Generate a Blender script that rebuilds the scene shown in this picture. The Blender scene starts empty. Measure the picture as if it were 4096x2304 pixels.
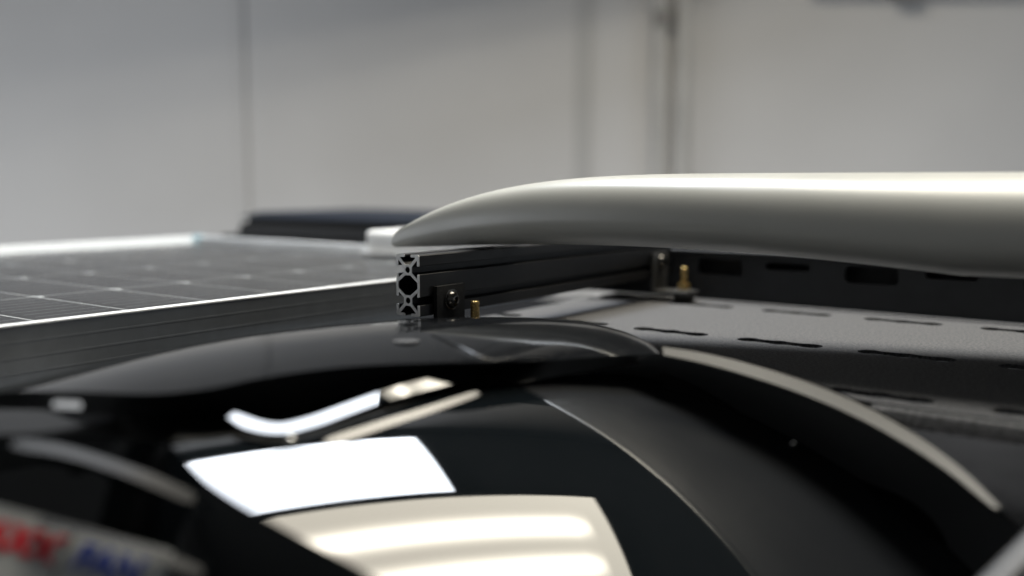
import bpy, bmesh, math, random
import numpy as np
from mathutils import Vector, Matrix
from mathutils.geometry import delaunay_2d_cdt
random.seed(4)
SC = bpy.context.scene
COL = SC.collection

# ------------------------------------------------------------------ camera
F, HOR, CZ = 3860.0, 725.0, 0.1103          # focal length / horizon in pixels of a 4096 px wide frame, eye height
PITCH = math.atan((1152 - HOR) / F)
cam_d = bpy.data.cameras.new('camera')
cam_d.sensor_width = 36.0
cam_d.lens = 36.0 * F / 4096
cam_d.clip_start = 0.02
cam_d.clip_end = 60
cam_d.dof.use_dof = True
cam_d.dof.focus_distance = 0.775
cam_d.dof.aperture_fstop = 2.1
cam = bpy.data.objects.new('camera', cam_d)
cam.location = (0, 0, CZ)
cam.rotation_euler = (math.pi / 2 - PITCH, 0, 0)
COL.objects.link(cam)
SC.camera = cam

# ------------------------------------------------------------------ world and exposure (dim indoor room)
world = bpy.data.worlds.new('World')
SC.world = world
world.use_nodes = True
bg = world.node_tree.nodes['Background']
bg.inputs[0].default_value = (0.95, 0.98, 1.0, 1)
bg.inputs[1].default_value = 0.11
SC.view_settings.view_transform = 'Standard'
SC.view_settings.look = 'None'
SC.view_settings.exposure = 0.0
SC.view_settings.gamma = 1.0
LAMP_SKY = 26.0        # cool overhead light panel
LAMP_TUBE = 30.0       # warm fluorescent tubes
LAMP_TRAY = 10.0       # their lit diffuser
LAMP_WINDOW = 7.0     # daylight from the left
LAMP_WINDOW2 = 2.2    # daylight from the right
CEIL = 2.0

# ------------------------------------------------------------------ helpers
fw = np.array([0, math.cos(PITCH), -math.sin(PITCH)])
up = np.array([0, math.sin(PITCH), math.cos(PITCH)])
rt = np.array([1.0, 0, 0])
EYE = np.array([0, 0, CZ])
D = 4096 / 2576
U = np.array([0.595, 0.8037, 0.0]); U /= np.linalg.norm(U)     # across the vehicle
V = np.array([U[1], -U[0], 0.0])                               # along the vehicle
ZZ = np.array([0, 0, 1.0])


def W(v, u, z):
    return V * v + U * u + ZZ * z


def ray(x, y):
    d = rt * (x * D - 2048) / F - up * (y * D - 1152) / F + fw
    return d / np.linalg.norm(d)


def at(x, y, Y):
    d = ray(x, y)
    return EYE + d * (Y / d[1])


def link(o, parent=None):
    COL.objects.link(o)
    if parent is not None:
        o.parent = parent
    return o


def tag(o, label=None, cat=None, group=None, kind=None):
    if label: o['label'] = label
    if cat: o['category'] = cat
    if group: o['group'] = group
    if kind: o['kind'] = kind
    return o


def thing(name, loc, label, cat, group=None):
    o = bpy.data.objects.new(name, None)
    o.empty_display_size = 0.02
    o.location = Vector([float(c) for c in loc])
    COL.objects.link(o)
    return tag(o, label, cat, group)


def origin(parent):
    """accumulated world location of a parent chain (no rotations are used)"""
    p = np.zeros(3)
    while parent is not None:
        p = p + np.array(parent.location)
        parent = parent.parent
    return p


def mesh(name, verts, faces, mat, parent=None, smooth=False, bevel=0.0, seg=2, angle=None):
    off = origin(parent)
    me = bpy.data.meshes.new(name)
    me.from_pydata([tuple(float(c) for c in (np.asarray(v) - off)) for v in verts], [], faces)
    bm = bmesh.new(); bm.from_mesh(me)
    bmesh.ops.recalc_face_normals(bm, faces=bm.faces)
    if bevel > 0:
        bmesh.ops.bevel(bm, geom=bm.edges[:], offset=bevel, segments=seg, profile=0.5, affect='EDGES', clamp_overlap=True)
    bm.to_mesh(me); bm.free()
    if smooth:
        me.polygons.foreach_set('use_smooth', [True] * len(me.polygons))
        if angle is not None:
            me.set_sharp_from_angle(angle=math.radians(angle))
    me.materials.append(mat)
    return link(bpy.data.objects.new(name, me), parent)


BOXF = [(0, 1, 3, 2), (4, 6, 7, 5), (0, 4, 5, 1), (2, 3, 7, 6), (0, 2, 6, 4), (1, 5, 7, 3)]


def vbox(name, v, u, z, mat, parent=None, bevel=0.0, seg=2):
    vs = [W(a, b, c) for a in v for b in u for c in z]
    return mesh(name, vs, BOXF, mat, parent, bevel=bevel, seg=seg, smooth=bevel > 0, angle=40)


def xbox(name, x, y, z, mat, parent=None, bevel=0.0, seg=2):
    vs = [np.array([a, b, c]) for a in x for b in y for c in z]
    return mesh(name, vs, BOXF, mat, parent, bevel=bevel, seg=seg, smooth=bevel > 0, angle=40)


def grid_faces(nr, nc, wrap=False):
    f = []
    for i in range(nr - 1):
        for j in range(nc - (0 if wrap else 1)):
            k = (j + 1) % nc
            f.append((i * nc + j, i * nc + k, (i + 1) * nc + k, (i + 1) * nc + j))
    return f


def lathe(name, prof, base, axis, mat, parent=None, n=28, angle=35):
    """prof: (radius, height) list turned round axis at base"""
    a = np.asarray(axis, float); a /= np.linalg.norm(a)
    h = np.array([1.0, 0, 0]) if abs(a[0]) < 0.8 else np.array([0, 1.0, 0])
    e = np.cross(a, h); e /= np.linalg.norm(e); g = np.cross(a, e)
    vs = []
    for r, z in prof:
        for k in range(n):
            t = 2 * math.pi * k / n
            vs.append(base + a * z + (e * math.cos(t) + g * math.sin(t)) * max(r, 1e-5))
    fs = grid_faces(len(prof), n, True)
    fs.append(tuple(range(n)))
    fs.append(tuple(range((len(prof) - 1) * n, len(prof) * n)))
    return mesh(name, vs, fs, mat, parent, smooth=True, angle=angle)


def spline(pts, n, by=None):
    """resample a polyline of k-vectors smoothly to n points (monotone-ish cubic on chord length)"""
    P = np.array(pts, float)
    s = np.concatenate([[0], np.cumsum(np.linalg.norm(np.diff(P[:, :2], axis=0), axis=1))]) if by is None else P[:, by]
    m = np.zeros_like(P)
    for i in range(len(P)):
        if i == 0: m[i] = (P[1] - P[0]) / (s[1] - s[0])
        elif i == len(P) - 1: m[i] = (P[-1] - P[-2]) / (s[-1] - s[-2])
        else:
            h0, h1 = s[i] - s[i - 1], s[i + 1] - s[i]
            m[i] = ((P[i] - P[i - 1]) / h0 * h1 + (P[i + 1] - P[i]) / h1 * h0) / (h0 + h1)
    q = np.linspace(s[0], s[-1], n) if np.isscalar(n) else np.asarray(n)
    out = []
    for x in q:
        i = min(max(np.searchsorted(s, x) - 1, 0), len(P) - 2)
        h = s[i + 1] - s[i]; t = (x - s[i]) / h
        out.append((2*t**3 - 3*t**2 + 1) * P[i] + (t**3 - 2*t**2 + t) * h * m[i] + (-2*t**3 + 3*t**2) * P[i + 1] + (t**3 - t**2) * h * m[i + 1])
    return np.array(out)


def loft_rows(rows, sub):
    """rows: list of (n,3) arrays -> refined rows by Catmull-Rom between them"""
    R = [np.asarray(r) for r in rows]
    out = []
    for i in range(len(R) - 1):
        p0 = R[i - 1] if i > 0 else 2 * R[i] - R[i + 1]
        p3 = R[i + 2] if i + 2 < len(R) else 2 * R[i + 1] - R[i]
        k = sub[i] if not np.isscalar(sub) else sub
        for t in np.linspace(0, 1, k, endpoint=False):
            out.append(0.5 * (2 * R[i] + (R[i + 1] - p0) * t + (2 * p0 - 5 * R[i] + 4 * R[i + 1] - p3) * t * t + (3 * R[i] - p0 - 3 * R[i + 1] + p3) * t ** 3))
    out.append(R[-1])
    return out


def sheet(name, rows, mat, parent, angle=None):
    n = len(rows[0])
    vs = [p for r in rows for p in r]
    return mesh(name, vs, grid_faces(len(rows), n), mat, parent, smooth=True, angle=angle)


def inside(p, poly):
    r = False; n = len(poly)
    for i in range(n):
        (x0, y0), (x1, y1) = poly[i], poly[i - 1]
        if (y0 > p[1]) != (y1 > p[1]) and p[0] < (x1 - x0) * (p[1] - y0) / (y1 - y0) + x0: r = not r
    return r


def plate(name, outer, holes, thick, mat, frame, parent=None, bevel=0.0):
    """flat outline with holes, extruded; frame = (origin, ex, ey), thickness along ex x ey centred"""
    loops = [list(outer)] + [list(h) for h in holes]
    pts, edges = [], []
    S = 100.0
    for lp in loops:
        b = len(pts); n = len(lp)
        pts += [Vector((p[0] * S, p[1] * S)) for p in lp]
        edges += [(b + k, b + (k + 1) % n) for k in range(n)]
    ov, oe, of, *_ = delaunay_2d_cdt(pts, edges, [], 0, 1e-6)
    tris = []
    for f in of:
        c = sum((ov[k] for k in f), Vector((0, 0))) / len(f) / S
        if inside(c, outer) and not any(inside(c, h) for h in holes):
            tris.append(tuple(f))
    P2 = [(v[0] / S, v[1] / S) for v in ov]
    o, ex, ey = [np.asarray(a, float) for a in frame]
    ez = np.cross(ex, ey)
    nv = len(P2)
    vs = [o + ex * x + ey * y - ez * thick / 2 for x, y in P2] + [o + ex * x + ey * y + ez * thick / 2 for x, y in P2]
    fs = [tuple(reversed(t)) for t in tris] + [tuple(k + nv for k in t) for t in tris]
    cnt = {}
    for t in tris:
        for k in range(len(t)):
            e = (t[k], t[(k + 1) % len(t)]); cnt[frozenset(e)] = cnt.get(frozenset(e), []) + [e]
    for k, l in cnt.items():
        if len(l) == 1:
            a, b = l[0]; fs.append((a, b, b + nv, a + nv))
    return mesh(name, vs, fs, mat, parent)


def text_mesh(name, body, size, frame, thick, mat, parent, shear=0.0, offset=0.0, spacing=1.0):
    cu = bpy.data.curves.new(name, 'FONT')
    S = 10.0
    cu.body = body; cu.size = size * S; cu.extrude = thick * S / 2; cu.shear = shear; cu.offset = offset * S
    cu.space_character = spacing
    tmp = bpy.data.objects.new(name, cu); COL.objects.link(tmp)
    dg = bpy.context.evaluated_depsgraph_get(); dg.update()
    me = bpy.data.meshes.new_from_object(tmp.evaluated_get(dg))
    bpy.data.objects.remove(tmp); bpy.data.curves.remove(cu)
    o, ex, ey = [np.asarray(a, float) for a in frame]
    o = o - origin(parent); ez = np.cross(ex, ey)
    me.transform(Matrix([[ex[i] / S, ey[i] / S, ez[i] / S, o[i]] for i in range(3)] + [[0, 0, 0, 1]]))
    me.materials.clear(); me.materials.append(mat)
    return link(bpy.data.objects.new(name, me), parent)


def copy_tree(o, parent=None, shift=None):
    c = o.copy(); COL.objects.link(c); c.parent = parent
    if shift is not None: c.location = Vector(o.location) + Vector([float(s) for s in shift])
    for ch in [x for x in bpy.data.objects if x.parent == o]:
        copy_tree(ch, c)
    return c


# ------------------------------------------------------------------ materials
def mat(name, col, rough=0.5, metal=0.0, spec=0.5, var=0.0, vscale=6.0, bump=0.0, bscale=200.0, bdist=0.001, rvar=0.0, rscale=20.0, coat=0.0, stretch=None, dust=0.0):
    m = bpy.data.materials.new(name); m.use_nodes = True
    nt = m.node_tree; b = nt.nodes['Principled BSDF']
    b.inputs['Base Color'].default_value = (*col, 1)
    b.inputs['Roughness'].default_value = rough
    b.inputs['Metallic'].default_value = metal
    b.inputs['Specular IOR Level'].default_value = spec
    if coat:
        b.inputs['Coat Weight'].default_value = coat
        b.inputs['Coat Roughness'].default_value = 0.05
    tc = nt.nodes.new('ShaderNodeTexCoord')
    vec = tc.outputs['Object']
    if stretch is not None:
        mp = nt.nodes.new('ShaderNodeMapping'); mp.inputs['Scale'].default_value = stretch
        mp.inputs['Rotation'].default_value = (0, 0, math.atan2(U[0], U[1]))
        nt.links.new(vec, mp.inputs[0]); vec = mp.outputs[0]

    def noise(scale, detail=4.0):
        n = nt.nodes.new('ShaderNodeTexNoise'); n.inputs['Scale'].default_value = scale; n.inputs['Detail'].default_value = detail
        nt.links.new(vec, n.inputs['Vector']); return n
    if var or dust:
        n = noise(vscale)
        mx = nt.nodes.new('ShaderNodeMix'); mx.data_type = 'RGBA'; mx.blend_type = 'MULTIPLY'
        mx.inputs[0].default_value = 1.0
        rmp = nt.nodes.new('ShaderNodeMapRange')
        rmp.inputs['From Min'].default_value = 0.3; rmp.inputs['From Max'].default_value = 0.7
        rmp.inputs['To Min'].default_value = 1 - var; rmp.inputs['To Max'].default_value = 1 + var
        nt.links.new(n.outputs[0], rmp.inputs[0])
        mx.inputs[6].default_value = (*col, 1)
        nt.links.new(rmp.outputs[0], mx.inputs[7])
        out = mx.outputs[2]
        if dust:
            d = noise(900.0, 1.0)
            dr = nt.nodes.new('ShaderNodeMapRange')
            dr.inputs['From Min'].default_value = 0.66; dr.inputs['From Max'].default_value = 0.74
            dr.inputs['To Min'].default_value = 0.0; dr.inputs['To Max'].default_value = dust
            nt.links.new(d.outputs[0], dr.inputs[0])
            m2 = nt.nodes.new('ShaderNodeMix'); m2.data_type = 'RGBA'
            nt.links.new(dr.outputs[0], m2.inputs[0]); nt.links.new(out, m2.inputs[6])
            m2.inputs[7].default_value = (0.45, 0.44, 0.42, 1)
            out = m2.outputs[2]
        nt.links.new(out, b.inputs['Base Color'])
    if rvar:
        n = noise(rscale)
        r2 = nt.nodes.new('ShaderNodeMapRange')
        r2.inputs['From Min'].default_value = 0.3; r2.inputs['From Max'].default_value = 0.7
        r2.inputs['To Min'].default_value = max(0, rough - rvar); r2.inputs['To Max'].default_value = rough + rvar
        nt.links.new(n.outputs[0], r2.inputs[0]); nt.links.new(r2.outputs[0], b.inputs['Roughness'])
    if bump:
        n = noise(bscale, 3.0)
        bp = nt.nodes.new('ShaderNodeBump'); bp.inputs['Strength'].default_value = bump; bp.inputs['Distance'].default_value = bdist
        nt.links.new(n.outputs[0], bp.inputs['Height']); nt.links.new(bp.outputs[0], b.inputs['Normal'])
    return m


def emit(name, col, strength):
    m = bpy.data.materials.new(name); m.use_nodes = True
    nt = m.node_tree; nt.nodes.clear()
    e = nt.nodes.new('ShaderNodeEmission'); o = nt.nodes.new('ShaderNodeOutputMaterial')
    e.inputs[0].default_value = (*col, 1); e.inputs[1].default_value = strength
    nt.links.new(e.outputs[0], o.inputs[0]); return m


M_WALL = mat('painted wall', (0.578, 0.568, 0.563), 0.75, var=0.04, vscale=1.3, bump=0.05, bscale=60)
M_SEAM = mat('wall joint', (0.47, 0.465, 0.46), 0.8)
M_SEAM2 = mat('painted wall joint', (0.562, 0.552, 0.547), 0.8)
M_PIPE = mat('painted conduit', (0.46, 0.45, 0.435), 0.5, var=0.08)
M_DARKPIPE = mat('dark clamp', (0.24, 0.23, 0.22), 0.6)
M_CEIL = mat('ceiling board', (0.16, 0.155, 0.15), 0.9, var=0.05)
M_LAMPBODY = mat('lamp housing', (0.10, 0.10, 0.10), 0.6)
M_ROOF = mat('black roof paint', (0.016, 0.0165, 0.018), 1.0, spec=0.0, var=0.2)
M_POWDER = mat('black powder coat', (0.082, 0.082, 0.085), 0.60, spec=0.3, var=0.6, vscale=420, bump=1.0, bscale=450, bdist=0.0012, rvar=0.08, rscale=600)
M_RAIL = mat('smooth black powder coat', (0.020, 0.022, 0.026), 0.5, spec=0.35, var=0.15, vscale=40, bump=0.3, bscale=700, bdist=0.0004)
M_BLACKANO = mat('black anodised aluminium', (0.010, 0.010, 0.011), 0.42, spec=0.28, var=0.12, vscale=30, rvar=0.06, rscale=60)
M_CUT = mat('sawn aluminium', (0.60, 0.60, 0.59), 0.45, metal=0.25, var=0.12, vscale=400, bump=0.25, bscale=900, bdist=0.0002)
M_BRACKET = mat('rough black bracket', (0.009, 0.009, 0.0095), 0.65, spec=0.2, var=0.35, vscale=300, bump=0.6, bscale=700, bdist=0.0005, dust=0.08)
M_BOLT = mat('black oxide steel', (0.10, 0.095, 0.088), 0.24, metal=1.0, var=0.1)
M_ZINC = mat('yellow zinc', (0.72, 0.52, 0.22), 0.28, metal=1.0, var=0.18, vscale=300, rvar=0.08, rscale=300)
M_WASHER = mat('bright zinc', (0.62, 0.60, 0.56), 0.32, metal=1.0, var=0.1)
M_RUBBER = mat('black rubber', (0.012, 0.012, 0.011), 0.8)
M_SHELL = mat('black moulded plastic', (0.0055, 0.0060, 0.0070), 0.085, spec=0.55, rvar=0.03, rscale=25, bump=0.05, bscale=18, bdist=0.0006, stretch=(1.0, 0.25, 1.0), var=0.01, dust=0.10)
M_GLOSS = mat('polished black plastic', (0.0035, 0.0048, 0.0058), 0.022, spec=0.55, rvar=0.014, rscale=30, bump=0.05, bscale=16, bdist=0.0004, var=0.05, dust=0.03)
M_SATIN = mat('satin black plastic', (0.006, 0.0065, 0.007), 0.30, spec=0.5)
M_SIDE = mat('satin side plastic', (0.012, 0.013, 0.0145), 0.21, spec=0.55, rvar=0.03, rscale=14)
M_BAND = mat('dull band plastic', (0.006, 0.0065, 0.007), 0.46, spec=0.12)
M_OUTER = mat('lightened black plastic', (0.10, 0.105, 0.11), 0.5, spec=0.5, var=0.12, vscale=9, rvar=0.06)  # outer wall: base colour lifted to stand in for missing light
M_WALLP = mat('lightened lip plastic', (0.022, 0.0235, 0.025), 0.42, spec=0.45, var=0.15, vscale=9, rvar=0.06)  # lip face: base colour raised a little to brighten its shade
M_DULL = mat('dull black plastic', (0.006, 0.0065, 0.007), 0.50, spec=0.45)
M_STREAK = mat('soft black plastic', (0.0055, 0.006, 0.007), 0.16, spec=0.5)
M_BOARD = mat('cream gelcoat', (0.45, 0.447, 0.412), 0.33, spec=0.5, var=0.03, vscale=12, rvar=0.05, rscale=9, bump=0.04, bscale=30, bdist=0.0008)
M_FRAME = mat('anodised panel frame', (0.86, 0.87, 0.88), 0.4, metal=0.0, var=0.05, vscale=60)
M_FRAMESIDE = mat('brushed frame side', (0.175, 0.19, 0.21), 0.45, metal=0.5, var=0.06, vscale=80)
M_FRAMEWHITE = mat('white frame edge', (0.76, 0.78, 0.80), 0.5)
M_BACK = mat('white backsheet', (0.55, 0.55, 0.55), 0.6)
M_CELL = mat('silicon cell', (0.012, 0.011, 0.012), 0.6, spec=0.08, var=0.2, vscale=15)
M_BUSBAR = mat('tinned wire', (0.55, 0.55, 0.55), 0.35, metal=0.2)
M_WHITE = mat('white plastic', (0.85, 0.85, 0.84), 0.4)
M_BOXBLACK = mat('black box plastic', (0.006, 0.006, 0.007), 0.5, spec=0.2, var=0.2)
M_BOXTOP = mat('black box lid painted sheen', (0.012, 0.015, 0.022), 0.5, spec=0.12)  # bluish sheen of the lid is put into its base colour
M_RED = mat('red print', (0.70, 0.006, 0.025), 0.4)
M_BLUE = mat('blue print', (0.025, 0.06, 0.38), 0.4)
M_STICK = mat('white sticker', (0.48, 0.50, 0.51), 0.4)
M_CAP = mat('grey plug', (0.07, 0.07, 0.073), 0.6, spec=0.2)
M_GREYTRIM = mat('grey aluminium trim', (0.42, 0.42, 0.43), 0.35, metal=0.6)


def glass_material():
    m = bpy.data.materials.new('textured solar glass'); m.use_nodes = True
    nt = m.node_tree; nt.nodes.clear()
    o = nt.nodes.new('ShaderNodeOutputMaterial'); mx = nt.nodes.new('ShaderNodeMixShader')
    tr = nt.nodes.new('ShaderNodeBsdfTransparent'); tr.inputs[0].default_value = (0.93, 0.95, 0.95, 1)
    gl = nt.nodes.new('ShaderNodeBsdfGlossy'); gl.inputs['Roughness'].default_value = 0.17
    fr = nt.nodes.new('ShaderNodeFresnel'); fr.inputs[0].default_value = 1.13
    tc = nt.nodes.new('ShaderNodeTexCoord'); n = nt.nodes.new('ShaderNodeTexNoise'); n.inputs['Scale'].default_value = 14
    r = nt.nodes.new('ShaderNodeMapRange'); r.inputs['To Min'].default_value = 0.10; r.inputs['To Max'].default_value = 0.26
    nt.links.new(tc.outputs['Object'], n.inputs['Vector']); nt.links.new(n.outputs[0], r.inputs[0]); nt.links.new(r.outputs[0], gl.inputs['Roughness'])
    nt.links.new(fr.outputs[0], mx.inputs[0]); nt.links.new(tr.outputs[0], mx.inputs[1]); nt.links.new(gl.outputs[0], mx.inputs[2])
    nt.links.new(mx.outputs[0], o.inputs[0])
    return m


M_GLASS = glass_material()

# ------------------------------------------------------------------ overhead lamps (they show as reflections in the black cover)
LA = np.array([0.89908, 0.43778, 0.0]); LA /= np.linalg.norm(LA)
LB = np.array([LA[1], -LA[0], 0.0])


def L(a, b, z):
    return LA * a + LB * b + ZZ * z


def lbox(name, a, b, z, m, parent, bevel=0.0):
    return mesh(name, [L(x, y, c) for x in a for y in b for c in z], BOXF, m, parent, bevel=bevel)


def lamp_panel(name, a, b, col, strength, label, tubes=(), tray=None, group=None):
    root = thing(name, L(sum(a) / 2, sum(b) / 2, CEIL), label, 'light', group)
    fr = 0.02
    lbox('housing', (a[0] - fr, a[1] + fr), (b[0] - fr, b[1] + fr), (CEIL + 0.012, CEIL + 0.09), M_LAMPBODY, root)
    for nm, aa, bb in (('frame', (a[0] - fr, a[0]), (b[0] - fr, b[1] + fr)), ('frame', (a[1], a[1] + fr), (b[0] - fr, b[1] + fr)),
                       ('frame', (a[0], a[1]), (b[0] - fr, b[0])), ('frame', (a[0], a[1]), (b[1], b[1] + fr))):
        lbox(nm, aa, bb, (CEIL - 0.012, CEIL + 0.010), M_LAMPBODY, root)
    z = CEIL
    gm = emit(name + ' glow', col, tray if tray else strength)
    if tubes:                                # the diffuser glows brighter under each tube
        nt = gm.node_tree; em = [n for n in nt.nodes if n.type == 'EMISSION'][0]
        geo = nt.nodes.new('ShaderNodeNewGeometry')
        dot = nt.nodes.new('ShaderNodeVectorMath'); dot.operation = 'DOT_PRODUCT'
        nt.links.new(geo.outputs['Position'], dot.inputs[0]); dot.inputs[1].default_value = tuple(LB)
        dota = nt.nodes.new('ShaderNodeVectorMath'); dota.operation = 'DOT_PRODUCT'
        nt.links.new(geo.outputs['Position'], dota.inputs[0]); dota.inputs[1].default_value = tuple(LA)
        def math_(op, x, y=None):
            n = nt.nodes.new('ShaderNodeMath'); n.operation = op
            for k, v in enumerate((x, y)):
                if v is None: continue
                if isinstance(v, (int, float)): n.inputs[k].default_value = v
                else: nt.links.new(v, n.inputs[k])
            return n.outputs[0]
        tot = None
        for tb in tubes:
            dd = math_('DIVIDE', math_('SUBTRACT', dot.outputs['Value'], tb), 0.075)
            g = math_('EXPONENT', math_('MULTIPLY', math_('MULTIPLY', dd, dd), -1.0))
            tot = g if tot is None else math_('ADD', tot, g)
        ends = math_('MINIMUM', math_('MAXIMUM', math_('DIVIDE', math_('SUBTRACT', a[1] - 0.10, dota.outputs['Value']), 0.12), 0.0), 1.0)
        nt.links.new(math_('ADD', math_('MULTIPLY', math_('MULTIPLY', tot, ends), strength), tray), em.inputs[1])
    mesh('diffuser', [L(a[0], b[0], z), L(a[1], b[0], z), L(a[1], b[1], z), L(a[0], b[1], z)], [(0, 3, 2, 1)], gm, root)
    return root


lamp_panel('light_panel', (-0.05, 1.19), (-2.126, -1.425), (0.86, 0.92, 1.0), LAMP_SKY, 'cool white overhead light panel, mirrored as the bluish white patch in the black cover')
lamp_panel('fluorescent_fixture', (0.30, 1.93), (-1.375, -0.60), (1.0, 0.93, 0.78), LAMP_TUBE, 'warm fluorescent fixture with two glowing bands, mirrored as the cream patch in the black cover', tubes=(-1.083, -0.765), tray=LAMP_TRAY)
# daylight windows out of view: left one lights the sawn bar end and the lower left of the wall, right one the deck and panel side


def side_window(x, y, z, col, strength, label):
    wl = thing('window', (x, sum(y) / 2, z[0]), label, 'window')
    mesh('pane', [np.array([x, a, b]) for a, b in ((y[0], z[0]), (y[1], z[0]), (y[1], z[1]), (y[0], z[1]))], [(0, 1, 2, 3)], emit('daylight', col, strength), wl)
    for a, b in (((y[0] - .08, y[1] + .08), (z[0] - .08, z[0] - .002)), ((y[0] - .08, y[1] + .08), (z[1] + .002, z[1] + .08)), ((y[0] - .08, y[0] - .002), z), ((y[1] + .002, y[1] + .08), z)):
        xbox('frame', (x - 0.04, x + 0.04), a, b, M_WHITE, wl)


side_window(-4.0, (0.0, 2.8), (-1.7, 0.3), (0.92, 0.96, 1.0), LAMP_WINDOW, 'pale daylight window to the left, out of view, lighting the bar end')
side_window(4.4, (-0.6, 2.2), (-1.7, 0.6), (0.84, 0.92, 1.0), LAMP_WINDOW2, 'pale daylight window to the right, out of view, lighting the deck')

# ------------------------------------------------------------------ setting: wall, ceiling, vehicle roof
WY = 4.2
wall = xbox('wall', (-5, 5), (WY, WY + 0.1), (-2.6, CEIL + 0.1), M_WALL)
tag(wall, kind='structure')
for x, w in ((-1.166, 0.05), (0.304, 0.07)):
    xbox('joint_strip', (x - w / 2, x + w / 2), (WY - 0.008, WY - 0.001), (-2.5, CEIL - 0.02), M_SEAM if x > 0 else M_SEAM2, wall)
ceiling = xbox('ceiling', (-6, 6), (-2.5, WY + 0.1), (CEIL + 0.1, CEIL + 0.2), M_CEIL)
tag(ceiling, kind='structure')
for x, lab in ((0.625, 'thin grey conduit with a dark clamp, left of the pair on the wall'), (0.722, 'plain grey conduit, right of the pair on the wall')):
    c = thing('wall_conduit', (x, WY - 0.05, -2.5), lab, 'conduit', 'conduits on the wall')
    lathe('pipe', [(0.033, 0), (0.033, CEIL + 2.5)], np.array([x, WY - 0.05, -2.5]), (0, 0, 1), M_PIPE, c)
    if x < 0.7:
        lathe('clamp', [(0.045, 0), (0.045, 0.07)], np.array([x + 0.012, WY - 0.05, 0.75]), (0, 0, 1), M_DARKPIPE, c)
c = thing('cable_tray', (2.0, WY - 0.1, 0.88), 'dark cable tray along the top right of the wall', 'cable tray')
xbox('tray', (1.25, 5), (WY - 0.16, WY - 0.005), (0.920, 0.99), M_PIPE, c, 0.004)
for x in (1.66,):
    xbox('bracket', (x - 0.05, x + 0.05), (WY - 0.13, WY - 0.005), (0.865, 0.919), M_DARKPIPE, c, 0.004)
blocker = mesh('wall_shade_blocker', [L(a, b, z) for a in (-4.5, 4.2) for b in (-2.42, -2.25) for z in (1.44, CEIL + 0.099)], BOXF, M_CEIL)  # unseen block, added to shade the upper part of the wall
tag(blocker, kind='structure')
roof = vbox('vehicle_roof', (-3.2, 2.5), (-0.9, 2.2), (-0.26, -0.21), M_ROOF)
tag(roof, kind='structure')

# ------------------------------------------------------------------ solar panel
PV0, PV1, PU0, PU1, PZ = -1.445, -0.686, -0.30, 1.02, 0.0075
sp = thing('solar_panel', W(-1.06, 0.4, -0.03), 'large solar panel with silver frame and dark cells, left of the crossbar', 'solar panel')
PB = -0.034
# near side rail: a ridged face
prof = [(0.0, PZ), (0.0, PZ - 0.010), (0.0001, PZ - 0.0105), (0.0001, PZ - 0.0118), (0, PZ - 0.0123), (0, PZ - 0.0215), (0.0001, PZ - 0.022), (0.0001, PZ - 0.0233), (0, PZ - 0.0238),
        (0, PZ - 0.0325), (0.0001, PZ - 0.033), (0.0001, PZ - 0.0343), (0, PZ - 0.0348), (0.0, PB), (-0.004, PB), (-0.004, PZ - 0.004)]
vs, n = [], len(prof)
for uu in (PU0, PU1):
    for pv, pz in prof: vs.append(W(PV1 + pv, uu, pz))
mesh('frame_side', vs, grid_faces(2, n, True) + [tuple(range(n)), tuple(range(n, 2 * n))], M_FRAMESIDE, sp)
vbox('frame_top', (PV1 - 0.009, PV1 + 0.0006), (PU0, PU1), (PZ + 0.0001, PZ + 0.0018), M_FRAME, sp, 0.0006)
RZ = 0.0155
vbox('frame_side', (PV0 - 0.010, PV0), (PU0, PU1 + 0.010), (PB, RZ), M_FRAMEWHITE, sp, 0.0008)
vbox('frame_side', (PV0 + 0.0005, PV1 - 0.0105), (PU1, PU1 + 0.010), (PB, RZ), M_FRAMEWHITE, sp, 0.0008)
vbox('corner_key', (PV0 - 0.002, PV0 + 0.018), (PU1 - 0.001, PU1 + 0.0105), (RZ - 0.008, RZ + 0.0008), mat('corner key painted highlight', (0.55, 0.78, 0.86), 0.4), sp, 0.0006)  # pale blue paints the cyan highlight at the corner joint
vbox('backsheet', (PV0 + 0.001, PV1 - 0.005), (PU0, PU1 - 0.001), (PZ - 0.006, PZ - 0.0035), M_BACK, sp)
pu, pv = 0.0780, 0.1842
cells = []
ch = 0.009
cz = PZ - 0.0033
proto = None
for r in range(4):
    v1 = -0.699 - r * pv; v0 = v1 - pv + 0.0032
    for k in range(-5, 9):
        a = 0.3723 + k * pu; b = a + pu - 0.0028
        if b > PU1: b = PU1 - 0.006
        if proto is None:
            ctr = W((v0 + v1) / 2, (a + b) / 2, cz)
            pts = [(v0 + ch, a), (v1 - ch, a), (v1, a + ch), (v1, b), (v0, b), (v0, a + ch)]
            proto = mesh('solar_cell', [W(x, y, cz) for x, y in pts], [tuple(range(6))], M_CELL, sp)
            proto_c = ctr
        else:
            o = proto.copy(); COL.objects.link(o); o.parent = sp
            d = W((v0 + v1) / 2, a + (pu - 0.0028) / 2, cz) - proto_c
            o.location = Vector(proto.location) + Vector([float(t) for t in d])
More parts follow.
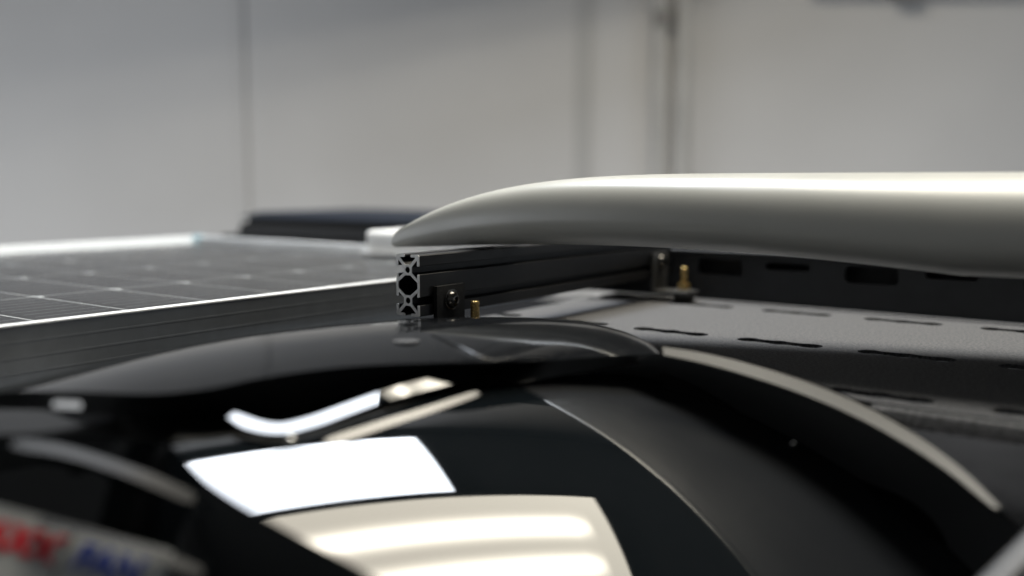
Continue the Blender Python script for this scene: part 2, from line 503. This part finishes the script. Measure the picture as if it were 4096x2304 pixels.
# wires: thin raised strips running across the cells
vs, fs = [], []
for r in range(4):
    v1 = -0.699 - r * pv
    for i in range(10):
        vc = v1 - pv * (i + 0.5) / 10
        for k in range(-5, 9):
            a = 0.3723 + k * pu + 0.007; b = a + pu - 0.016
            if b > PU1: continue
            j = len(vs)
            w = 0.00038
            vs += [W(vc - w, a, cz + 0.0004), W(vc + w, a, cz + 0.0004), W(vc + w, b, cz + 0.0004), W(vc - w, b, cz + 0.0004)]
            fs.append((j, j + 1, j + 2, j + 3))
tag(mesh('busbar_wires', vs, fs, M_BUSBAR, sp), kind='stuff')
mesh('glass', [W(PV0 + 0.0005, PU0, PZ - 0.0012), W(PV1 - 0.002, PU0, PZ - 0.0012), W(PV1 - 0.002, PU1 - 0.0005, PZ - 0.0012), W(PV0 + 0.0005, PU1 - 0.0005, PZ - 0.0012)], [(0, 1, 2, 3)], M_GLASS, sp)

# white cover across the panel's far end
wb = thing('white_cover', W(-0.8, 1.0, 0.0), 'small overexposed white cover on the panel end behind the board tip', 'cover')
vbox('lid', (-0.972, -0.56), (0.965, 1.06), (0.014, 0.042), M_WHITE, wb, 0.007, 4)
vbox('base', (-0.978, -0.555), (0.960, 1.065), (0.0085, 0.0135), M_WHITE, wb, 0.001)

# low black box behind the panel
bb = thing('roof_box', W(-1.4, 1.4, -0.03), 'low black ridged box behind the solar panel', 'box')
vbox('base_flange', (-1.745, -0.7), (1.30, 1.62), (-0.06, -0.003), M_BOXBLACK, bb, 0.004)
vs = [W(-1.700 + a * 0.012, 1.31 + b * 0.30, z) if s == 0 else W(-0.75, 1.31 + b * 0.30, z) for s in (0, 1) for b in (0, 1) for a, z in ((0, -0.0029), (1, 0.024))]
mesh('body', vs, BOXF, M_BOXBLACK, bb, bevel=0.002, smooth=True, angle=40)
vbox('seal', (-1.672, -0.76), (1.315, 1.60), (0.0241, 0.0349), M_RUBBER, bb)
vs = [W(-1.690 + a * 0.03, 1.300 + b * 0.32 + (a * 0.035 if b == 0 else 0), z) if s == 0 else W(-0.74, 1.300 + b * 0.32 + (a * 0.035 if b == 0 else 0), z) for s in (0, 1) for b in (0, 1) for a, z in ((0, 0.0350), (1, 0.046))]
mesh('lid', vs, BOXF, M_BOXTOP, bb, bevel=0.004, seg=3, smooth=True, angle=40)
vbox('latch', (-1.70, -1.688), (1.33, 1.36), (0.008, 0.030), M_WASHER, bb, 0.002)
vbox('latch', (-1.29, -1.27), (1.296, 1.309), (0.006, 0.016), M_WASHER, bb, 0.002)

# ------------------------------------------------------------------ slotted aluminium crossbar
BE, BV, BL = 0.5822, -0.5375, 0.442        # end position across the vehicle, centre line, length
q = [(0, 17.0), (2.7, 17.0), (8.6, 22.9), (8.4, 23.1), (4.0, 23.1), (3.3, 23.6), (3.3, 25.0), (3.7, 25.4), (11.7, 25.4), (12.7, 24.4),
     (12.7, 16.4), (12.3, 16.0), (10.9, 16.0), (10.4, 16.5), (10.4, 21.0), (4.4, 15.1), (4.4, 10.3), (10.4, 5.7), (10.4, 8.9), (10.9, 9.4), (12.3, 9.4), (12.7, 9.0)]
Q1 = q
outer = Q1 + [(x, -y) for x, y in Q1[::-1]] + [(-x, -y) for x, y in Q1] + [(-x, y) for x, y in Q1[::-1]]
clean = []
for p in outer:
    if not clean or abs(p[0] - clean[-1][0]) + abs(p[1] - clean[-1][1]) > 1e-6: clean.append(p)
if abs(clean[0][0] - clean[-1][0]) + abs(clean[0][1] - clean[-1][1]) < 1e-6: clean.pop()
cav = [(0, 8.2), (2.8, 8.2), (10.5, 2.5), (10.5, -2.5), (2.8, -8.2), (0, -8.2), (-2.8, -8.2), (-10.5, -2.5), (-10.5, 2.5), (-2.8, 8.2)]
circ = lambda cx, cy, r, n=20: [(cx + r * math.cos(2 * math.pi * k / n), cy + r * math.sin(2 * math.pi * k / n)) for k in range(n)]
mm = lambda P: [(x * 0.001, y * 0.001) for x, y in P]
holes = [mm(cav), mm(circ(0, 12.7, 2.6)), mm(circ(0, -12.7, 2.6))]
cb = thing('crossbar', W(BV, BE + BL / 2, 0), 'black slotted aluminium crossbar with sawn silver end, under the board', 'crossbar')
mid = W(BV, BE + 0.0007 + BL / 2, 0.0254)
plate('extrusion', mm(clean), holes, BL, M_BLACKANO, (mid, V, ZZ), cb)
plate('cut_end', mm(clean), holes, 0.0006, M_CUT, (W(BV, BE + 0.0003, 0.0254), V, ZZ), cb)

# ------------------------------------------------------------------ rack: side rail with slots and deck plate
RU = 1.0287
PLZ = -0.026


def rrect(cx, cy, w, h, r, n=6):
    pts = []
    for sx, sy, a0 in ((1, 1, 0), (-1, 1, 90), (-1, -1, 180), (1, -1, 270)):
        for k in range(n + 1):
            t = math.radians(a0 + 90 * k / n)
            pts.append((cx + sx * (w / 2 - r) + r * math.cos(t), cy + sy * (h / 2 - r) + r * math.sin(t)))
    return pts


rr = thing('rack_rail', W(-0.2, RU, PLZ), 'black upright rack rail with alternating big and small slots', 'rail')
hl = []
for k in range(-1, 4):
    hl.append(rrect(-0.4648 + 0.1696 * k, 0.0122, 0.055, 0.0185, 0.006))
    hl.append(rrect(-0.3852 + 0.1680 * k, 0.0165, 0.050, 0.0085, 0.004))
RV0, RV1 = -0.66, 0.35
plate('web', [(RV0, PLZ + 0.0005), (RV1, PLZ + 0.0005), (RV1, 0.0275), (RV0, 0.0275)], hl, 0.004, M_RAIL, (W(0, RU + 0.002, 0), V, ZZ), rr, 0.0005)
vbox('top_lip', (RV0, RV1), (RU - 0.001, RU + 0.030), (0.0277, 0.0302), M_RAIL, rr, 0.0006)
vbox('back_web', (RV0, RV1), (RU + 0.030, RU + 0.034), (PLZ, 0.0302), M_RAIL, rr)

dp = thing('deck_plate', W(-0.1, 0.8, PLZ), 'textured black deck plate with rows of three-lobed slots under the board', 'plate')


def lobed(cv, cu, ln=0.074, r=0.0100, waist=0.0072, n=46):
    pts = []
    N = 60
    top, bot = [], []
    for k in range(N + 1):
        x = -ln / 2 + ln * k / N
        d = min(abs(x - c) for c in (-ln / 2 + r, 0, ln / 2 - r))
        e = math.sqrt(max(r * r - d * d, 0))
        if abs(x) < ln / 2 - r: e = max(e, waist)
        top.append((cv + x, cu + e)); bot.append((cv + x, cu - e))
    return top[1:-1] + bot[::-1]


sl = []
for k in range(-3, 6): sl.append(lobed(-0.3555 + 0.1065 * k, 0.978))
for k in range(-2, 6): sl.append(lobed(-0.5055 + 0.1030 * k, 0.786))
for k in range(-1, 4): sl.append(lobed(-0.1725 + 0.1000 * k, 0.628, 0.068))
pl_out = [(-0.60, 0.67), (-0.36, 0.67), (-0.27, 0.63), (-0.17, 0.606), (0.40, 0.606), (0.40, RU + 0.0), (-0.60, RU + 0.0)]
plate('sheet', pl_out, sl, 0.003, M_POWDER, (W(0, 0, PLZ - 0.0015), V, U), dp, 0.0006)


mesh('front_lip', [W(v, u, z) for v, d in ((-0.17, 0), (0.40, 0)) for u, z in ((0.6060, PLZ - 0.0012), (0.6035, PLZ - 0.0020), (0.6020, PLZ - 0.0045), (0.600, PLZ - 0.012))], grid_faces(2, 4), M_POWDER, dp, smooth=True)

# ------------------------------------------------------------------ mounting brackets with studs
def bracket(u0, label, foot_z, stud_top, stud_v, stud_u, spacer, head_u, head_z, leg_top, detail, bm=None):
    b = thing('mounting_bracket', W(-0.5248, u0, foot_z), label, 'bracket', 'brackets bolting the crossbar to the rack')
    hw = 0.016 if detail else 0.018
    # bent L: one continuous strip with rounded bend
    th, rb = 0.0042, 0.006
    vface = -0.5248 + 0.0006
    path = [(vface, leg_top)]
    for k in range(9):
        t = math.radians(180 + 90 * k / 8)
        path.append((vface + rb + rb * math.cos(t), foot_z + rb + rb * math.sin(t)))
    path.append((vface + 0.045, foot_z))
    vs, ring = [], []
    P = np.array(path)
    for i in range(len(P)):
        t = P[min(i + 1, len(P) - 1)] - P[max(i - 1, 0)]; t /= np.linalg.norm(t)
        nn = np.array([-t[1], t[0]])            # towards inside of the bend
        for off in (0, th):
            for du in (-hw, hw):
                pq = P[i] + nn * off
                vs.append(W(pq[0], u0 + du, pq[1]))
    fs = []
    for i in range(len(P) - 1):
        a = i * 4; c2 = a + 4
        fs += [(a, a + 1, c2 + 1, c2), (a + 2, c2 + 2, c2 + 3, a + 3), (a, c2, c2 + 2, a + 2), (a + 1, a + 3, c2 + 3, c2 + 1)]
    e = (len(P) - 1) * 4
    fs += [(0, 2, 3, 1), (e, e + 1, e + 3, e + 2)]
    mesh('angle_plate', vs, fs, bm or M_BRACKET, b, bevel=0.0008, smooth=True, angle=40)
    # button head bolt on the upright leg
    base = W(vface + th + 0.0004, head_u, head_z)
    hd = lathe('bolt_head', [(0.0088, 0), (0.0088, 0.0008), (0.0072, 0.0009), (0.0071, 0.0016), (0.0066, 0.0030), (0.0055, 0.0042), (0.0040, 0.0049), (0.0026, 0.0052), (0.0024, 0.0051), (0.0022, 0.0034), (0.0, 0.0034)], base, V, M_BOLT, b)
    # threaded stud standing through the foot
    sr = 0.0040
    pr = []
    z, zt = foot_z - spacer, stud_top
    pitch = 0.00125
    pr.append((sr * 0.80, z))
    while z < zt - 0.0016:
        pr += [(sr * 0.86, z + 0.10 * pitch), (sr, z + 0.42 * pitch), (sr, z + 0.58 * pitch), (sr * 0.86, z + 0.9 * pitch)]
        z += pitch
    pr += [(sr * 0.98, zt - 0.0003), (sr * 0.92, zt), (0.0, zt)]
    lathe('stud', [(r, h) for r, h in pr], W(stud_v, stud_u, 0), ZZ, M_ZINC, b, angle=60)
    fz = foot_z + th
    if detail:
        hexa = [(0.0072 * math.cos(math.radians(60 * k + 12)), 0.0072 * math.sin(math.radians(60 * k + 12))) for k in range(6)]
        nut = plate('nut', hexa, [circ(0, 0, 0.0041)], 0.0065, M_ZINC, (W(stud_v, stud_u, fz + 0.0055), V, U), b, 0.0007)
        lathe('washer', [(0.0042, 0), (0.0092, 0), (0.0092, 0.0016), (0.0042, 0.0016)], W(stud_v, stud_u, fz + 0.0003), ZZ, M_WASHER, nut)
    lathe('spacer', [(0.0105, 0), (0.0112, 0.001), (0.0112, spacer - 0.001), (0.0105, spacer)], W(stud_v, stud_u, foot_z - spacer), ZZ, M_RUBBER, b)
    return b


bracket(0.6165, 'black angle bracket with domed bolt and brass stud near the sawn bar end', -0.0125, 0.0102, -0.5045, 0.6290, 0.0125, 0.6165, 0.0117, 0.0240, False)
bracket(0.990, 'blurred angle bracket with brass stud and nut where crossbar meets rail', -0.0175, 0.0135, -0.4905, 0.990, 0.0085, 0.990, 0.019, 0.029, True, mat('grey steel bracket', (0.07, 0.07, 0.07), 0.42, metal=0.5, var=0.1))

# ------------------------------------------------------------------ surfboard
TIP_V, TIP_U = -0.64412, 0.6752
AX = 0.16106
bd_d = V * math.cos(AX) + U * math.sin(AX)
bd_w = U * math.cos(AX) - V * math.sin(AX)
sb = thing('surfboard', W(-0.25, 0.70, 0.0508), 'cream surfboard lying on the crossbar, its pointed end toward the panel', 'surfboard')
rows = []
NS, NC = 80, 80
for i in range(NS):
    s = (i / (NS - 1)) ** 1.7
    d = 0.0004 + s * 1.25
    e = min(d / 1.58714, 1.0)
    hw = 0.14144 * (1 - (1 - e) ** 3.61107) ** 1.02201
    zb = 0.0515 + 0.06141 * (d - 0.1) - 0.19953 * max(d - 0.1, 0) ** 2 + 0.0019 * max(0, 1 - d / 0.39937) ** 2
    if d > 0.5: zb = max(zb, 0.0445)
    zt = 0.11653 - 0.0576 * (1 - min(d / 0.38438, 1.0)) ** 3.68384
    tip = min(1.0, d / 0.00404) ** 0.5
    mid_z = zb + 0.41116 * (zt - zb)
    th = (zt - zb) * tip
    c = W(TIP_V, TIP_U, 0) + bd_d * d
    row = []
    for k in range(NC):
        t = 2 * math.pi * k / NC
        ct, st = math.cos(t), math.sin(t)
        if st >= 0:
            x = math.copysign(abs(ct) ** 0.38, ct); y = abs(st) ** 0.90 * (1 - 0.41116)
        else:
            x = math.copysign(abs(ct) ** 0.80084, ct); y = -abs(st) ** 0.97536 * 0.41116
        row.append(c + bd_w * hw * x + ZZ * (mid_z + th * y))
    rows.append(row)
vs = [p for r in rows for p in r]
fs = grid_faces(NS, NC, True) + [tuple(range(NC)), tuple(range((NS - 1) * NC, NS * NC))]
mesh('hull', vs, fs, M_BOARD, sb, smooth=True, angle=60)

# ------------------------------------------------------------------ black roof vent cover in the foreground
rv = thing('roof_vent', (0.0, 0.55, -0.21), 'glossy black moulded roof vent cover in the blurred foreground', 'roof vent')
# recessed front panel: a gently domed surface
YA, YB, YC, K1, K2, K12 = 0.56285, 0.44016, 0.44441, 0.81164, 1.74964, 0.01859
A_, B_, C_ = at(1190, 950, YA), at(1900, 1449, YB), at(470, 1160, YC)
mn = np.cross(B_ - A_, C_ - A_); mn /= np.linalg.norm(mn)
if mn[2] < 0: mn = -mn
dO = ray(1050, 1220)
mO = EYE + dO * (((A_ - EYE) @ mn) / (dO @ mn))
m1 = np.cross([0, 0, 1], mn); m1 /= np.linalg.norm(m1); m2 = np.cross(mn, m1)


def on_m(x, y):
    d = ray(x, y); lo = ((mO - EYE) @ mn) / (d @ mn)
    for i in range(14):
        P = EYE + d * lo; a = (P - mO) @ m1; b = (P - mO) @ m2
        g = (P - mO) @ mn + .5 * (K1 * a * a + K2 * b * b + 2 * K12 * a * b)
        dg = d @ mn + (K1 * a + K12 * b) * (d @ m1) + (K2 * b + K12 * a) * (d @ m2)
        lo -= g / dg
    return EYE + d * lo


T_PX = [(430, 1122), (600, 1100), (700, 1110), (960, 1040), (1190, 970), (1290, 962)]
E0 = [(1656, 876, .632), (1730, 880, .632), (1800, 892, .630), (1900, 915, .622), (2000, 945, .612), (2150, 1005, .588), (2300, 1090, .560), (2400, 1165, .548), (2490, 1255, .537), (2576, 1345, .528), (2660, 1440, .517)]
E1 = [(1650, 892, .626), (1730, 906, .620), (1800, 925, .612), (1900, 955, .600), (2000, 988, .587), (2150, 1050, .564), (2300, 1132, .540), (2400, 1197, .533), (2490, 1264, .531), (2576, 1350, .524), (2660, 1444, .513)]
S_PX = [(1290, 962), (1400, 1020), (1500, 1080), (1600, 1148), (1700, 1235), (1800, 1335), (1900, 1449), (1950, 1520)]
R_PX = [(1290, 962), (1400, 945), (1500, 938), (1600, 945), (1700, 970), (1800, 1008), (1900, 1055), (2000, 1106), (2150, 1196), (2300, 1302), (2440, 1430), (2520, 1520)]
L_PX = [(430, 1122), (466, 1160), (510, 1205), (580, 1255), (680, 1312), (800, 1376), (940, 1450), (1060, 1520)]
NU, NV = 60, 60
top = spline(T_PX, NU); lef = spline(L_PX, NV); rig = spline(S_PX, NV)
bot = np.linspace(lef[-1], rig[-1], NU)
rows = []
for j in range(NV):
    v = j / (NV - 1); row = []
    for i in range(NU):
        u = i / (NU - 1)
        p = (1 - v) * top[i] + v * bot[i] + (1 - u) * lef[j] + u * rig[j] - ((1 - u) * (1 - v) * top[0] + u * (1 - v) * top[-1] + (1 - u) * v * bot[0] + u * v * bot[-1])
        row.append(on_m(*p))
    rows.append(row)
sheet('front_panel', rows, M_GLOSS, rv)
ra, rb2 = spline(S_PX, 60), spline(R_PX, 60)
sheet('side_panel', [[on_m(*(a * (1 - t) + b * t)) for a, b in zip(ra, rb2)] for t in np.linspace(0, 1, 30)], M_SIDE, rv)
# hood: domed upper shell from its crest to the overhanging lip
CREST = [(-200, 1026, .545), (0, 975, .58), (200, 925, .62), (400, 880, .655), (650, 838, .685), (900, 812, .71), (1100, 800, .72), (1250, 797, .72), (1400, 803, .712), (1520, 820, .70), (1600, 846, .685), (1640, 868, .672), (1658, 884, .662)]
LIP = [(-200, 1034, .53), (0, 989, .53), (200, 986, .497), (400, 990, .487), (520, 978, .492), (650, 952, .507), (880, 922, .535), (1050, 914, .550), (1200, 911, .565), (1300, 909, .582), (1380, 906, .598), (1500, 898, .617), (1600, 892, .632), (1640, 890, .637), (1658, 889, .640)]
xs = np.concatenate([np.linspace(-200, 1560, 80), np.linspace(1580, 1658, 12)])
cr = spline(CREST, xs, by=0); lp = spline(LIP, xs, by=0)
NT = 26
rows = [[] for _ in range(NT + 6)]
for c, l in zip(cr, lp):
    pc = at(*c); pl = at(*l)
    d = ray(c[0], c[1])
    p1 = pc - d * 0.50 * np.linalg.norm(pc - pl)
    for k in range(6):                       # behind the crest
        s = (6 - k) / 6 * 0.07
        rows[k].append(pc + d * s - ZZ * (s * s * 6.0 + 0.0))
    for k in range(NT):
        t = k / (NT - 1)
        rows[6 + k].append((1 - t) ** 2 * pc + 2 * t * (1 - t) * p1 + t * t * pl)
sheet('hood', rows, M_SHELL, rv)


def on_hood(x, y):
    c = spline(CREST, [x], by=0)[0]; l = spline(LIP, [x], by=0)[0]
    pc = at(*c); pl = at(*l); p1 = pc - ray(c[0], c[1]) * 0.5 * np.linalg.norm(pc - pl); d = ray(x, y)
    return min(((1 - t) ** 2 * pc + 2 * t * (1 - t) * p1 + t * t * pl for t in np.linspace(0, 1, 240)), key=lambda q: np.linalg.norm(np.cross(q - EYE, d)))


def bead(name, pts, r, m):
    n = 10; vs = []
    P = [np.asarray(p) for p in pts]
    for i, p in enumerate(P):
        t = P[min(i + 1, len(P) - 1)] - P[max(i - 1, 0)]; t /= np.linalg.norm(t)
        a = np.cross(t, ZZ); a /= np.linalg.norm(a); b = np.cross(a, t)
        rr_ = r * (0.3 + 0.7 * math.sin(math.pi * (0.05 + 0.9 * i / (len(P) - 1))))
        vs += [p + (a * math.cos(2 * math.pi * k / n) + b * math.sin(2 * math.pi * k / n)) * rr_ for k in range(n)]
    return mesh(name, vs, grid_faces(len(P), n, True) + [tuple(range(n)), tuple(range((len(P) - 1) * n, len(P) * n))], m, rv, smooth=True)


bead('ridge', [on_hood(*p) for p in spline([(1085, 843), (1160, 876), (1215, 901), (1245, 909)], 30)], 0.0013, M_STREAK)
bead('ridge', [on_hood(*p) for p in spline([(1240, 909), (1300, 903), (1360, 900), (1376, 902)], 20)], 0.0014, M_STREAK)
# lip face below the hood and the step down to the panel
FOOT = [(-200, 1060), (0, 1034), (200, 1036), (400, 1040), (520, 1046), (600, 1056), (700, 1080), (780, 1060), (960, 996), (1190, 932), (1300, 914), (1380, 909), (1500, 903), (1600, 897), (1658, 893)]
STEP = [(-200, 1110), (0, 1095), (200, 1092), (400, 1110), (520, 1112), (600, 1106), (700, 1116), (780, 1102), (960, 1044), (1190, 974), (1300, 964), (1380, 950), (1500, 930), (1600, 915), (1658, 905)]
ft = spline(FOOT, xs, by=0); stp = spline(STEP, xs, by=0)
r0, r1, r2, r3 = [], [], [], []
for c, l, f, s in zip(cr, lp, ft, stp):
    r0.append(at(*l)); 
    r1.append(at(l[0], l[1] + 0.12 * (f[1] - l[1]), l[2] - 0.0012))
    r2.append(at(f[0], f[1], l[2] + 0.040 * min(1, max(0, (l[0] - 300) / 200)) * min(1, max(0, (1380 - l[0]) / 150))))
    pm = on_m(s[0], s[1]); Ym = pm[1] + 0.004 if 430 < s[0] < 1290 else (l[2] - 0.004 if s[0] < 500 else min(pm[1], l[2]))
    r3.append(at(s[0], s[1], Ym))
sheet('lip_face', loft_rows([r0, r2], 5), M_WALLP, rv)
sheet('step', loft_rows([r2, r3], 4), M_DULL, rv)
# raised outer wall and flat rim on the right
NE = 70
rp = spline(R_PX[2:], NE); e0 = spline(E0, NE); e1 = spline(E1, NE)
rowE0 = [at(*p) for p in e0]; rowE1 = [at(*p) for p in e1]
rowR = [on_m(*p) for p in rp]
RIM = [(1668, 883), (1730, 893), (1800, 908), (1900, 935), (2000, 967, .592), (2150, 1028), (2300, 1111), (2400, 1181), (2490, 1259), (2510, 1278)]
rowE2 = [p + np.array([0.004, 0.012, -0.012]) for p in rowE0]
rowE3 = [p + np.array([0.010, 0.03, -0.08]) for p in rowE0]
sheet('outer_skirt', loft_rows([rowE3, rowE2, rowE0], 4), M_SATIN, rv)
sheet('outer_wall', loft_rows([rowE1, rowR], 10), M_OUTER, rv)
# base band on the left, below the front panel
L0 = [(-250, 1110, .43), (0, 1094, .432), (200, 1094, .436), (330, 1108, .440), (430, 1122, None), (466, 1160, None), (510, 1205, None), (580, 1255, None), (680, 1312, None), (800, 1376, None), (940, 1450, None), (1060, 1520, None)]
L0 = [(x, y, (on_m(x, y)[1] - 0.0015) if Y is None else Y) for x, y, Y in L0]
l0 = spline(L0, 60)
b0 = [at(*p) for p in l0]
b1 = [at(p[0] - 12, p[1] + 16, p[2] - 0.004) for p in l0]
b2 = [at(p[0] - 60, p[1] + 120, p[2] - 0.012) for p in l0]
b3 = [at(p[0] - 140, p[1] + 420, p[2] - 0.030) for p in l0]
sheet('base_band', [b0, b2, b3], M_GLOSS, rv, angle=25)
# flat ledge at the far left that mirrors the wall
lt = spline([(-250, 1034), (0, 1030), (120, 1033), (285, 1048)], 24); lb_ = spline([(-250, 1096), (0, 1094), (120, 1086), (285, 1052)], 24)
rows = []
for k in range(6):
    t = k / 5; row = []
    for a, b in zip(lt, lb_):
        p = a * (1 - t) + b * t; d = ray(*p); 
        # plane z = -0.008 + 0.03 (Y-0.5)
        s = (-0.008 - 0.015 - EYE[2]) / (d[2] - 0.03 * d[1])
        row.append(EYE + d * s)
    rows.append(row)
sheet('ledge', rows, M_SHELL, rv)


def strip(name, path, width, targets, m, lens=False):
    """narrow moulded flange whose surface leans so that it faces between the viewer and the lamps"""
    n = 40
    p = spline([q[:2] for q in path], n)
    tg = spline(targets, p[:, 0], by=0)
    ka = path[len(path) // 2]
    k0 = int(np.argmin(abs(p[:, 0] - ka[0])))
    ctr = [None] * n; nor = [None] * n

    def normal(i, P):
        r = L(tg[i][1], tg[i][2], CEIL) - P; r /= np.linalg.norm(r)
        N = r - ray(*p[i]); return N / np.linalg.norm(N)
    ctr[k0] = at(p[k0][0], p[k0][1], ka[2]); nor[k0] = normal(k0, ctr[k0])
    for rng in (range(k0 + 1, n), range(k0 - 1, -1, -1)):
        for i in rng:
            q = i - 1 if rng.step > 0 else i + 1
            d = ray(*p[i]); P = ctr[q]
            for _ in range(3):
                N = nor[q] + (normal(i, P) if _ else nor[q])
                P = EYE + d * (((ctr[q] - EYE) @ N) / (d @ N))
            ctr[i] = P; nor[i] = normal(i, P)
    rows = [[], [], []]
    for i in range(n):
        T = ctr[min(i + 1, n - 1)] - ctr[max(i - 1, 0)]; T /= np.linalg.norm(T)
        c = np.cross(nor[i], T); c /= np.linalg.norm(c)
        w = width * (min(1, i / 2.5, (n - 1 - i) / 1.5) * 0.4 + 0.6)
        if lens: w = width * (0.25 + 0.75 * math.sin(math.pi * (0.12 + 0.88 * i / (n - 1))) ** 0.8)
        rows[0].append(ctr[i] - c * w / 2); rows[1].append(ctr[i]); rows[2].append(ctr[i] + c * w / 2)
    return sheet(name, rows, m, rv)


def my(x, y, d=0.004): return (x, y, min(on_m(x, y)[1], float(spline(LIP, [x], by=0)[0][2])) - d)


strip('lip_mirror_flange', [(582, 1044, .46), (630, 1066, .46), (700, 1078, .46), (780, 1062, .46), (870, 1030, .503), (960, 998, .48), (1080, 965, .5), (1195, 937, .52)], 0.0078,
      [(582, 0.02, -1.8), (700, 0.45, -1.8), (900, 1.02, -1.7), (962, 1.21, -1.45), (1020, 1.36, -1.0), (1195, 1.90, -0.93)], M_GLOSS)
strip('lip_mirror_flange', [(820, 1114, .46), (960, 1068, .46), (1080, 1030, on_m(1080, 1030)[1] - .003), (1205, 988, .50)], 0.0044, [(820, 1.3, -0.93), (1205, 1.90, -0.93)], M_STREAK)
strip('band_flange', [(32, 1114, .418), (150, 1132, .418), (270, 1166, .419), (380, 1207, .419), (490, 1256, .419)], 0.0080, [(32, 0.02, -1.8), (330, 1.1, -1.6), (360, 1.2, -1.3), (490, 1.90, -1.0)], M_BAND)
strip('band_flange', [(95, 1308, .400), (250, 1348, .400), (400, 1398, .401), (510, 1440, .402)], 0.0060, [(95, 0.1, -1.8), (300, 0.8, -1.5), (510, 1.7, -0.6)], M_BAND)
strip('lip_mirror_flange', [(132, 1017, .455), (170, 1018, .455), (205, 1020, .455)], 0.0060, [(132, 0.3, -1.8), (205, 0.6, -1.8)], M_DULL)  # strip added to mirror the overhead panel as a small bright patch
RIM[4] = (2000, 967, .595)
strip('rim', [RIM[k] if len(RIM[k]) == 3 else (*RIM[k], 0.6) for k in (0, 1, 2, 3, 4, 5, 6, 7, 9)], 0.0125, [(1668, 1.4, -0.6), (2510, 1.2, -0.9)], M_DULL, True)
# small domed screw caps
for x, y, Y, r, m in ((1022, 857, .640, .0085, M_CAP), (1996, 1118, None, .0014, M_DULL), (730, 1106, .468, .0022, M_WASHER)):
    if Y is None: Y = 0.548
    if y < 900:                              # sits on the hood: find the hood at this pixel
        Y = float(on_hood(x, y)[1]) - 0.001
    P = at(x, y, Y)
    f = 0.3 if m is M_CAP else 1.0
    lathe('screw_cap', [(r, -0.0008 * f), (r, 0.0003 * f), (r * 0.8, 0.0008 * f), (r * 0.4, 0.0012 * f), (0, 0.0013 * f)], P, (0, 0.02 if m is M_CAP else -0.8, 1), m, rv)
# sticker with its lettering
sx = np.array([math.cos(math.radians(17)), 0.05, -math.sin(math.radians(17))]); sx /= np.linalg.norm(sx)
nrm = np.array([0.0, -0.82, 0.57]); nrm -= sx * (nrm @ sx); nrm /= np.linalg.norm(nrm)
sy = np.cross(nrm, sx)
so = at(-190, 1330, .392)
hgt = 0.0092


def sp2(a, b, off): return so + sx * a + sy * b + nrm * off


def blob(pts, off, m, name): return plate(name, pts, [], 0.0004, m, (sp2(0, 0, off), sx, sy), rv, 0.0)



st1 = blob(rrect(0.0235, 0.0015, 0.066, 0.031, 0.003), 0.0, M_STICK, 'sticker')
st2 = blob(rrect(0.0795, 0.0015, 0.043, 0.031, 0.003), 0.0002, M_STICK, 'sticker')
text_mesh('lettering', 'MAXX', 0.0150, (sp2(0.0105, 0.0, 0.0006), sx, sy), 0.0003, M_RED, st1, shear=0.2, offset=0.0009, spacing=0.98)
text_mesh('lettering', 'FAN', 0.0150, (sp2(0.0610, 0.0, 0.0007), sx, sy), 0.0003, M_BLUE, st2, shear=0.2, offset=0.0007)

# grey trim crossing the lower right corner
gt = thing('edge_trim', at(2560, 1440, .46), 'pale grey trim strip crossing the lower right corner', 'trim')
pa, pb = at(2500, 1500, .33), at(2640, 1360, .34)
ax = pb - pa; ln = np.linalg.norm(ax)
lathe('strip', [(0.0050, -0.2), (0.0060, 0.0), (0.0060, ln), (0.006, ln + 0.5)], pa, ax, mat('dull grey trim', (0.16, 0.16, 0.165), 0.5, metal=0.3), gt)
